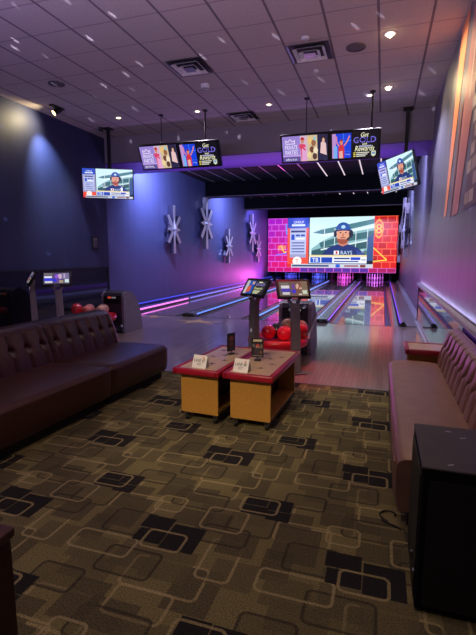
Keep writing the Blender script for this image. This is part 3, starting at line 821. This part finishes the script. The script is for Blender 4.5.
# ================================================================== TABLES
def table(label, loc, rz, L, Wd, group='red rimmed rolling tables', stars=True):
    t = thing('rolling_table', label, 'table', loc, rz, group)
    top = .555; bw, bl = Wd-.09, L-.18
    b = MB(); b.box((0, 0, top-.016), (Wd-.09, L-.09, .03), M['maple'])
    if stars:
        for (x, y, r) in ((.04, -.28, .045), (.10, -.10, .04), (.02, .12, .05), (.11, .22, .04), (-.09, .02, .04), (-.10, .34, .045)):
            b.prism([(x+math.cos(PI*k/4+.3)*r*(1 if k % 2 == 0 else .3), y+math.sin(PI*k/4+.3)*r*(1 if k % 2 == 0 else .3)) for k in range(8)], top-.001, top+.0006, M['starink'])
    b.build('tabletop', t)
    b = MB()
    for s in (-1, 1):
        b.box((s*(Wd/2-.024), 0, top-.024), (.048, L, .062), M['redrim'], bev=.012)
        b.box((0, s*(L/2-.024), top-.024), (Wd-.02, .048, .062), M['redrim'], bev=.012)
    b.build('rim', t)
    h0, h1 = .095, top-.05
    for s in (-1, 1):
        MB().box((0, s*(bl/2-.012), (h0+h1)/2), (bw, .024, h1-h0), M['oak'], bev=.002, seg=1).build('end_panel', t)
    MB().box((0, 0, (h0+h1)/2), (.03, bl-.05, h1-h0), M['dwood']).build('center_panel', t)
    MB().box((0, 0, h0+.014), (bw-.01, bl-.05, .028), M['oak']).build('bottom_shelf', t)
    MB().box((bw/2-.008, 0, h0-.01), (.016, bl, .03), M['black']).box((-bw/2+.008, 0, h0-.01), (.016, bl, .03), M['black']).build('base_rail', t)
    for sx in (-1, 1):
        for sy in (-1, 1):
            x, y = sx*(bw/2-.045), sy*(bl/2-.045)
            f = MB().box((x, y, h0-.008), (.05, .05, .012), M['chrome']).box((x-.017, y, .055), (.004, .034, .06), M['chrome']).box((x+.017, y, .055), (.004, .034, .06), M['chrome']).build('caster', t)
            MB().cyl((x-.013, y, .03), (x+.013, y, .03), .03, M['rubber'], n=20).build('wheel', f)
    return t
table('left of the two oak rolling tables with red rim', (-1.615, 4.315, 0), R(-4), 1.15, .49)
table('right of the two oak rolling tables with red rim, nearer the kiosks', (-1.105, 4.30, 0), R(-2.5), 1.15, .49)
table('short red rimmed table beyond the far end of the right sofa', (.545, 5.58, 0), 0, .5, .5, stars=False)

def lane_card(label, text, loc, rz):
    t = thing('tent_card', label, 'table card', loc, rz, 'white lane cards')
    h, w, d = .118, .155, .05
    b = MB(); b.add([(-w/2, -d, 0), (w/2, -d, 0), (w/2, 0, h), (-w/2, 0, h), (-w/2, d, 0), (w/2, d, 0)], [[0, 1, 2, 3], [3, 2, 5, 4]], printed((232, 228, 220)))
    b.build('folded_card', t, recalc=False)
    P = Pic(w*.98, math.hypot(h, d)*.97, 0, lay=.0003)
    P.text(text, .47, .42, .24, (30, 32, 36), wid=.78)
    P.disc(.76, .2, .06, .09, (226, 150, 60)); P.rect(.3, .63, .68, .67, (150, 148, 150)); P.rect(.34, .74, .62, .78, (150, 148, 150))
    o = P.build('print', t); o.matrix_local = Matrix.Translation((0, -d/2-.002, h/2)) @ Matrix.Rotation(-math.atan2(d, h), 4, 'X')
lane_card('white folded LANE 47 card on the left red rimmed table', 'LANE 47', (-1.645, 3.88, .5556), R(-8))
lane_card('white folded LANE 48 card on the right red rimmed table', 'LANE 48', (-1.215, 3.86, .5556), R(-10))

def menu(label, loc, rz, pic):
    t = thing('menu_stand', label, 'menu holder', loc, rz, 'upright menu stands')
    MB().box((0, 0, .006), (.07, .06, .012), M['blackp'], bev=.003, seg=1).cyl((0, 0, .01), (0, 0, .035), .012, M['steel'], n=12).build('foot', t)
    MB().box((0, .003, .135), (.125, .005, .20), M['blackp']).build('back_sheet', t)
    P = Pic(.12, .195, 0, y=-.0005, lay=.0002)
    P.rect(0, 0, 1, 1, (26, 26, 32))
    if pic:
        P.rect(.12, .05, .88, .17, (206, 196, 160)); P.disc(.5, .5, .16, .2, (196, 150, 132)); P.disc(.52, .36, .14, .08, (190, 70, 60)); P.disc(.5, .68, .3, .2, (60, 52, 60))
        P.disc(.18, .38, .12, .1, (110, 100, 100)); P.disc(.83, .42, .12, .14, (120, 104, 96)); P.rect(.1, .9, .9, .94, (150, 140, 130)); P.disc(.8, .74, .1, .08, (140, 90, 70))
    else:
        P.disc(.5, .3, .3, .14, (110, 60, 48)); P.disc(.5, .62, .3, .14, (84, 56, 56)); P.rect(.2, .85, .8, .9, (90, 80, 76))
    o = P.build('print', t); o.matrix_local = Matrix.Translation((0, 0, .135))
menu('dark upright menu stand turned edgewise on the left table', (-1.545, 4.50, .5556), R(66), False)
menu('upright menu stand with a picture facing us on the right table', (-1.19, 4.30, .5556), R(12), True)

# ================================================================== KIOSKS
def kiosk(label, head, yaw, tilt, base, pic, post='gunmetal', glow=.7):
    t = thing('scoring_kiosk', label, 'kiosk', (base[0], base[1], 0), 0, 'scoring kiosks')
    hx, hy, hz = head[0]-base[0], head[1]-base[1], head[2]
    mx = Matrix.Translation((hx, hy, hz)) @ tilt_rot(yaw, tilt, 0)
    a = MB().box((0, .022, 0), (.47, .04, .29), M['blackp'], bev=.008, seg=2).build('monitor', t)
    P = Pic(.405, .225, glow, y=0.001, lay=.0004); console_pic(P, pic); s = P.build('screen', t)
    rz = Matrix.Rotation(yaw, 4, 'Z')
    b = MB()                                       # pillar that flares into a V under the monitor
    def ring(z, w, d, cx, cy): return [rz @ Vector((sx*w, sy*d, 0))+Vector((cx, cy, z)) for sx, sy in ((-1, -1), (1, -1), (1, 1), (-1, 1))]
    zt = hz-.10
    lv = [ring(.02, .062, .06, 0, 0), ring(.5, .058, .05, 0, 0), ring(zt-.16, .055, .045, hx*.4, hy*.4), ring(zt-.10, .06, .04, hx*.7, hy*.7)]
    vs = [v for r_ in lv for v in r_]
    b.add(vs, [[j*4+i, j*4+(i+1) % 4, j*4+4+(i+1) % 4, j*4+4+i] for j in range(3) for i in range(4)]+[[12, 13, 14, 15]], M[post])
    b.build('pillar', t)
    b = MB()
    for s_ in (-1, 1):
        p0 = ring(zt-.12, .02, .035, 0, 0); off = rz @ Vector((s_*.04, 0, 0)); off2 = rz @ Vector((s_*.125, .03, 0))
        v0 = [p+off+Vector((hx*.6, hy*.6, 0)) for p in p0]; v1 = [Vector((p.x, p.y, hz-.045))+off2+Vector((hx, hy, 0)) for p in p0]
        b.add(v0+v1, [[0, 1, 2, 3], [7, 6, 5, 4]]+[[i, (i+1) % 4, 4+(i+1) % 4, 4+i] for i in range(4)], M[post])
    b.build('yoke', t)
    MB().box((0, 0, .01), (.26, .26, .02), M[post], (0, 0, yaw), .004, 1).build('base_plate', t)
    c = MB().box((0, .01, -.15), (.09, .03, .02), M['ledge'], bev=.004, seg=1).build('badge', t)
    for p in (a, s, c): p.matrix_local = mx
    return t
kiosk('kiosk turned to the right, its screen facing the camera behind the right table', (-1.15, 5.99, 1.178), R(27), R(-31), (-1.10, 5.95), 'team')
kiosk('dark kiosk turned left beside the ball return, gold advert on its screen', (-1.678, 5.896, 1.192), R(-32), R(-34), (-1.70, 5.95), 'gold')
kiosk('grey kiosk with bright blue screen behind the left sofa', (-5.232, 6.14, 1.245), R(38), R(-36), (-5.24, 6.2), 'bright', 'greypost')
kiosk('grey kiosk seen from the side behind the left sofa', (-5.74, 6.1, 1.25), R(-42), R(-30), (-5.76, 6.16), 'gold', 'greypost', .4)

# ================================================================== BALL RETURNS AND BALLS
def ball_return(label, x, yh, tray, badge=(190, 66, 48), rail=True):
    """hood front at yh; tray centre offset"""
    t = thing('ball_return', label, 'ball return', (x, yh, 0), 0, 'ball returns')
    w = .27
    prof = [(0, 0), (0, .78), (.03, .84), (.12, .88), (.28, .87), (.44, .78), (.57, .62), (.66, .42), (.72, .2), (.74, 0)]
    b = MB(); b.prism(prof, -w+.05, w-.05, M['hood'], 'x'); 
    o = b.build('hood', t)
    for s in (-1, 1):
        pr = [(a-.01, z*.99) for a, z in prof[1:]]
        MB().prism([(-.012, 0)]+pr, s*(w-.052), s*w, M['hoodl'], 'x').build('side_shell', t)
    MB().box((0, -.012, .70), (.40, .02, .17), M['blackp'], (R(-8), 0, 0), .004, 1).build('front_plate', t)
    P = Pic(.2, .05, .6, lay=.0004); P.rect(0, 0, 1, 1, (30, 28, 30)); P.rect(0, .1, .42, .9, badge); P.rect(.5, .2, 1, .8, (120, 112, 112))
    q = P.build('maker_badge', t); q.matrix_local = Matrix.Translation((0, -.03, .745)) @ Matrix.Rotation(R(-8), 4, 'X')
    tx, ty, tz, rx, ry = tray
    b = MB(); n = 40                               # oval tray
    def oval(r, z): return [(tx+math.cos(2*PI*k/n)*rx*r, ty+math.sin(2*PI*k/n)*ry*r, z) for k in range(n)]
    rings = [oval(.55, tz-.13), oval(.97, tz-.075), oval(1.0, tz-.03), oval(1.0, tz+.035), oval(.93, tz+.04), oval(.86, tz+.005)]
    vs = [v for r_ in rings for v in r_]
    b.add(vs, [[j*n+k, j*n+(k+1) % n, (j+1)*n+(k+1) % n, (j+1)*n+k] for j in range(5) for k in range(n)], M['redtray'], None, True)
    b.add(rings[-1], [list(range(n))], M['redtray']); b.add(rings[0], [list(range(n))[::-1]], M['blackp'])
    b.build('tray', t)
    b = MB()
    for s in (-1, 1): b.box((tx+s*.13, ty/2, (tz-.1)), (.05, abs(ty), .09), M['hood'])
    b.build('rail_beam', t)
    MB().lathe([(.17, .0), (.17, .03), (.09, .06), (.08, tz-.13)], M['hood'], (tx, ty, 0), 24).build('pedestal', t)
    if not rail: return t
    b = MB(); b.tube([(w+.015, .45, .62), (w+.015, .0, .46), (tx+rx*.92, ty+.35, tz+.02), (tx+rx*1.02, ty, tz+.02)], .018, M['ledge'], 10)
    b.build('side_rail', t)
    return t
ball_return('dark hooded ball return with red tray beside the right pair of kiosks', -1.33, 7.10, (-.15, -.60, .36, .46, .44), badge=(96, 92, 94))
ball_return('grey hooded ball return with red tray behind the left sofa', -5.37, 7.95, (-.05, -.58, .42, .42, .45), rail=False)
def ball(label, c, col, group, coat=.6):
    key = 'ball_%d_%d_%d' % col
    m = bpy.data.materials.get(key) or mat(key, col, .2, coat=coat, var=.25, scale=5)
    b = MB(); b.sphere((0, 0, 0), .112, m, 28, 18)
    o = b.build('bowling_ball'); o.location = c
    tag(o, label, 'bowling ball', group)
    h = MB()
    for a in ((-.02, -.035), (.02, -.035), (0, -.075)):
        d = Vector((a[0], a[1]-.02, .1)).normalized(); h.cyl(d*.1115, d*.1135, .011, M['rubber'], n=10)
    h.build('finger_holes', o)
    o.rotation_euler = (random.uniform(-.6, .6), random.uniform(-.6, .6), random.uniform(0, 6))
z = .36+.12
g = 'balls on the right ball return'
ball('red bowling ball at the left front of the right ball return tray', (-1.595, 6.38, z), (226, 24, 52), g)
ball('bright red bowling ball half behind the kiosk pillar on the right tray', (-1.345, 6.36, z), (236, 36, 60), g)
ball('black bowling ball behind the red one on the right tray', (-1.515, 6.61, z), (30, 24, 28), g)
ball('tan bowling ball at the back of the right tray, left of the pillar', (-1.390, 6.82, z+.045), (196, 150, 120), g)
ball('tan bowling ball right of the kiosk pillar on the right tray', (-1.165, 6.70, z+.045), (196, 146, 112), g)
ball('dark red bowling ball right of the kiosk pillar on the right tray', (-1.120, 6.46, z+.04), (190, 24, 40), g)
z = .42+.12
g = 'balls on the left ball return'
ball('coral red bowling ball at the left end of the left tray', (-5.69, 7.20, z+.035), (226, 62, 66), g)
ball('salmon bowling ball second from the left on the left tray', (-5.47, 7.24, z), (222, 120, 108), g)
ball('cream bowling ball nearest the hood on the left tray', (-5.22, 7.32, z), (226, 170, 146), g)
ball('pinkish bowling ball at the back of the left tray', (-5.58, 7.45, z), (216, 140, 126), g)
ball('pale tan bowling ball behind the cream one on the left tray', (-5.33, 7.55, z), (206, 150, 126), g)

# ================================================================== SOFAS
def sofa(name, label, loc, rz, L, dseat, zs, ztop, lean, thick, lm, tufts, rows, group, pleat=.02, seat_r=.06):
    """local x = length, y = 0 at seat front, backrest towards +y"""
    t = thing(name, label, 'sofa', loc, rz, group)
    MB().box((0, dseat/2+.12, .055), (L-.08, dseat+.05, .11), M['black']).build('plinth', t)
    # seat cushion: rounded profile in y-z, slightly crowned
    r = seat_r; z0 = .11
    prof = []
    for a in range(0, 7): prof.append((.0+.02+.0+.02*(1-math.cos(PI/2*a/6)) if False else .015*(a/6), z0+(zs-r-z0)*a/6))
    prof = [(.03, z0), (.012, z0+.05), (.004, z0+.12), (0, zs-r)]
    for a in range(1, 9):
        an = PI/2*a/8; prof.append((r-r*math.cos(an), zs-r+r*math.sin(an)))
    for a in range(1, 9): prof.append((r+(dseat+.1-r)*a/8, zs+.018*math.sin(PI*a/8)-.02*(a/8)))
    nx = 24
    e = .03
    def fx(i):                                       # end rounding
        x = -L/2+L*i/nx; return x
    b = MB(); vs = []
    for i in range(nx+1):
        x = fx(i); d = min(x+L/2, L/2-x); q = 0 if d >= e else e-math.sqrt(max(0, e*e-(e-d)**2))
        for (y, z_) in prof: vs.append((x, y+q*.6, z_-q*.6 if z_ > z0+.01 else z_))
    m_ = len(prof)
    b.add(vs, [[i*m_+j, (i+1)*m_+j, (i+1)*m_+j+1, i*m_+j+1] for i in range(nx) for j in range(m_-1)], lm, None, True)
    for i in (0, nx):
        ring = vs[i*m_:(i+1)*m_]+[(vs[i*m_][0], dseat+.1, z0)]
        b.add(ring, [list(range(len(ring)))], lm)
    b.build('seat', t)
    MB().tube([(-L/2+.01, .006, zs-.045), (L/2-.01, .006, zs-.045)], .006, lm, 8).build('piping', t)
    # backrest: tufted front, rolled top, flat rear
    nu, nv = max(60, int(L*56)), 44
    per = L/tufts; hb = ztop-(zs-.05)
    but = []
    for j, (fr, off) in enumerate(rows):
        for k in range(-1, tufts+1): but.append(((-L/2+per*(k+.5+off)), fr))
    def front(u, v):
        x = -L/2+L*u
        bulge = .0
        cr = 0
        for bx, fr in but:
            dx = (x-bx)/per; dz = (v-fr)*hb/per
            rr = math.sqrt(dx*dx+dz*dz)
            bulge -= .042*math.exp(-(rr/.17)**2)
        # vertical pleats through the buttons (above the upper row and below the lower one), diamonds between rows
        lo, hi = min(f for f, _ in rows), max(f for f, _ in rows)
        for fr, off in rows:
            ph = ((x+L/2)/per-.5-off) % 1.0; ph = min(ph, 1-ph)
            if (fr == hi and v > fr) or (fr == lo and v < fr):
                cr = max(cr, math.exp(-(ph/.07)**2)*min(1, (1-v)*6 if v > fr else 1))
        if len(rows) > 1 and lo < v < hi:
            f = (v-lo)/(hi-lo); ph = ((x+L/2)/per-.5-rows[0][1]) % 1.0
            for q in (f*.5, -f*.5):
                dd = (ph-q) % 1.0; dd = min(dd, 1-dd); cr = max(cr, math.exp(-(dd/.07)**2))
        edge = min(1, min(u, 1-u)*L/.04)
        pill = .018*math.sin(PI*min(1, max(0, v)))
        y = dseat+lean*v-pill-(bulge+(-pleat*cr))*1.0*edge
        z_ = zs-.05+hb*v
        # round the top
        if v > .86:
            a = (v-.86)/.14; y += .05*(1-math.cos(a*PI/2))*1.2; z_ -= .02*a*a
        y += .02*(1-edge)
        return (x, y, z_)
    b = MB(); b.grid(front, nu, nv, lm)
    top = [front(i/nu, 1.0) for i in range(nu+1)]
    yr = dseat+thick
    rear = [(p[0], yr, ztop-.045) for p in top]; rearb = [(p[0], yr, .12) for p in top]; botf = [front(i/nu, 0) for i in range(nu+1)]
    crown_ = [(p[0], (p[1]+yr)/2, ztop+.004) for p in top]
    n1 = nu+1
    b.add(top+crown_+rear+rearb, [[j*n1+i, j*n1+i+1, (j+1)*n1+i+1, (j+1)*n1+i] for j in range(3) for i in range(nu)], lm, None, True)
    for u in (0, 1):
        side = [front(u, j/nv) for j in range(nv+1)]+[(crown_[0 if u == 0 else -1]), (rear[0 if u == 0 else -1]), (rearb[0 if u == 0 else -1])]
        b.add(side, [list(range(len(side)))], lm)
    b.build('backrest', t)
    return t
# left sofa: two sections facing right
ax = Vector((math.sin(R(2.4)), math.cos(R(2.4)), 0))
corner = Vector((-2.675, 5.20, 0))
for nm, d0, ln, tf, lb in (('sofa', 0, 1.22, 6, 'far section of the dark brown tufted sofa on the left'), ('sofa', 1.225, 2.1, 10, 'near section of the dark brown tufted sofa on the left, running out of frame')):
    c = corner-ax*(d0+ln/2)
    sofa(nm, lb, c, R(90-2.4), ln, .76, .45, .88, .17, .42, M['leather'], tf, ((.52, 0),), 'dark brown sofa sections on the left', .03)
sofa('sofa', 'long brown tufted sofa along the right wall beside the black box', (.115, 3.95, 0), R(-90), 2.6, .50, .46, .86, 0.12, .205, M['leather_lit'], 13, ((.40, 0), (.66, .5)), None, .042)

# ================================================================== BLACK CABINET, CABLE, WOOD CORNER
t = thing('speaker_cabinet', 'black box speaker cabinet on the carpet at the near end of the right sofa', 'speaker', (.51, 2.27, 0))
w, d, h = .60, .53, .715
MB().box((0, 0, h/2), (w, d, h-.02), M['carpetbox'], bev=.006, seg=1).build('cabinet', t)
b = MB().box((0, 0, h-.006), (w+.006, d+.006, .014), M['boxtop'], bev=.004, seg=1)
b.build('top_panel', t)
for k, (x, y) in enumerate(((-.14, .19), (-.08, .12), (-.18, -.215))): 
    o = MB().box((x, y, h+.0018), (.03, .008, .002), M['ledge'], (0, 0, .3*k)).build('scuff_plate', t)
b = MB()
for k in range(44): b.box((-w/2-.003, 0, .05+k*.0142), (.007, d-.06, .0075), M['blackp'])
b.build('side_grille', t)
for y in (-.20, -.06): MB().box((-w/2-.010, y-.03, .16), (.012, .018, .06), M['steel'], (.25, 0, 0), .003, 1).build('latch', t)
b = MB().box((0, -d/2-.004, h/2-.01), (w-.06, .008, h-.10), M['black']); b.build('front_grille', t)

pts = []
for k in range(40):
    a = k/39
    pts.append((.17-.10*math.sin(a*PI)+.025*math.sin(a*17), 2.62+.20*a-.05*math.cos(a*13)*a, .008))
o = MB().tube(pts, .005, M['rubber'], 6).build('cable'); tag(o, 'thin black cable curled on the carpet by the black cabinet', 'cable')

t = thing('wood_cabinet', 'dark wooden cabinet corner cut off at the lower left of the view', 'cabinet', (-1.135, 1.045, 0))
MB().box((-.315, -.345, .36), (.63, .69, .70), M['dwood'], bev=.004, seg=1).build('carcass', t)
MB().box((-.31, -.34, .735), (.64, .70, .035), M['dwood'], bev=.008, seg=2).build('top_board', t)
MB().box((-.33, -.36, .02), (.54, .58, .04), M['black']).build('plinth', t)

# ================================================================== LIGHT
wd = bpy.data.worlds.new('room_ambient'); S.world = wd; wd.use_nodes = True
bg = wd.node_tree.nodes['Background']; bg.inputs[0].default_value = (.40, .31, .46, 1); bg.inputs[1].default_value = .17

# wall wash from the track head
spot('track_lamp', (-6.37, 7.63, ZC-.16), (XL, 7.42, 4.2), 48, (1, .82, .46), 120, 1, .05)
spot('track_lamp', (-6.37, 7.66, ZC-.16), (XL, 7.92, 3.45), 280, (.72, .84, 1), 66, 1, .05)
# unseen fixtureless lamps added to wash the lane walls blue, violet and magenta
area('lane_wash', (-5.9, 11.8, 4.2), (-7.2, 14, 2.0), 115, (.42, .5, 1), 1.2, .2)
area('lane_wash', (-5.6, 18.4, 4.25), (-7.2, 19.8, 2.0), 100, (.40, .48, 1), 1.2, .2)
area('lane_wash', (-5.7, 23.2, 4.2), (-7.1, 24.6, 1.8), 50, (.35, .25, 1), 1.2, .2)
area('magenta_wash', (-5.6, 25.8, .35), (-7.0, 23.5, 1.3), 60, (1, .12, .8), .6, .2)
area('lane_wash', (-.2, 11.8, 4.2), (1.1, 14, 1.8), 120, (.5, .5, 1), 1.2, .2)
area('lane_wash', (-.3, 17.8, 4.2), (1.1, 20, 1.8), 90, (.45, .5, 1), 1.2, .2)
# unseen upward fill added below the soffit, no fixture
area('soffit_fill', (-3.0, 10.9, 3.2), (-3.0, 10.7, 4.0), 20, (.55, .3, 1), 6.5, .1)
# pin deck lamps
for c, col, e in zip(lane_c, ((.08, .1, 1), (.08, .12, 1), (1, .1, .9), (.75, .15, 1)), (12, 12, 16, 16)):
    area('pin_lamp', (c, 28.3, .62), (c, 29.3, .15), e, col, 1.0, .06)
# unseen fill lamps added to brighten the tables, ceiling and right wall
spot('spot_lamp', (-1.6, -1.6, 3.9), (-1.35, 4.0, .3), 520, (1, .8, .56), 26, .8, .1)  # warm spot added behind the camera for the table fronts
area('ceiling_fill', (-4.6, 1.6, 2.7), (-4.4, 2.6, 5.5), 72, (.42, .34, .95), 3, .5)
area('ceiling_fill', (-1.6, 2.0, 2.9), (-1.5, 3.3, 5.5), 62, (.72, .55, .72), 3, .5)
area('wall_fill', (XR-.045, 7.3, .99), (XR-.02, 7.3, 2.2), 5, (.60, .60, 1), 7.6, .03)  # added strip lamp lifting the lower right wall
# unseen red spot added overhead to redden the tray and floor
spot('red_fill', (-1.15, 6.3, ZC-.05), (-.85, 6.0, 0), 380, (1, .04, .06), 23, .8, .05)

# light-show projector behind the viewer throwing flecks on the ceiling
l = bpy.data.lights.new('effect_projector', 'SPOT'); l.energy = 260; l.spot_size = R(88); l.spot_blend = .3; l.shadow_soft_size = .01
l.use_nodes = True; nt = l.node_tree; N, L = nt.nodes, nt.links
em = [n for n in N if n.type == 'EMISSION'][0]
tc = N.new('ShaderNodeTexCoord'); sx = N.new('ShaderNodeSeparateXYZ'); L.new(tc.outputs['Normal'], sx.inputs[0])
u = math_n(N, L, 'DIVIDE', sx.outputs[0], sx.outputs[2]); v = math_n(N, L, 'DIVIDE', sx.outputs[1], sx.outputs[2])
cb = N.new('ShaderNodeCombineXYZ'); L.new(math_n(N, L, 'MULTIPLY', u, 1.7), cb.inputs[0]); L.new(v, cb.inputs[1])
vo = N.new('ShaderNodeTexVoronoi'); vo.voronoi_dimensions = '2D'; vo.inputs['Scale'].default_value = 13; L.new(cb.outputs[0], vo.inputs['Vector'])
f = math_n(N, L, 'LESS_THAN', vo.outputs['Distance'], .07)
sc = N.new('ShaderNodeSeparateColor'); L.new(vo.outputs['Color'], sc.inputs[0])
f = math_n(N, L, 'MULTIPLY', f, math_n(N, L, 'GREATER_THAN', sc.outputs[0], .45))
f = math_n(N, L, 'MULTIPLY', f, math_n(N, L, 'MULTIPLY_ADD', sc.outputs[1], 14.0, 2.0))
L.new(f, em.inputs['Strength']); em.inputs['Color'].default_value = (.75, .72, 1, 1)
o = bpy.data.objects.new('effect_projector', l); COL.objects.link(o); o.location = (-3.6, -.8, 1.7)
o.rotation_euler = (Vector((-3.4, 6.3, 4.9))-Vector(o.location)).to_track_quat('-Z', 'Y').to_euler()

# ================================================================== CAMERA
cam = bpy.data.cameras.new('camera'); cam.sensor_fit = 'HORIZONTAL'; cam.sensor_width = 36; cam.lens = 440/476*36
cam.clip_start = .05; cam.clip_end = 100
o = bpy.data.objects.new('camera', cam); COL.objects.link(o)
o.location = (0, 0, 1.65); o.rotation_euler = (R(90-8.212), 0, R(18.065))
S.camera = o
vs = S.view_settings
vs.view_transform = 'Standard'; vs.look = 'None'; vs.gamma = 1; vs.use_curve_mapping = False; vs.exposure = .5
S.cycles.max_bounces = 8; S.cycles.use_denoising = True
S.cycles.sample_clamp_indirect = 6
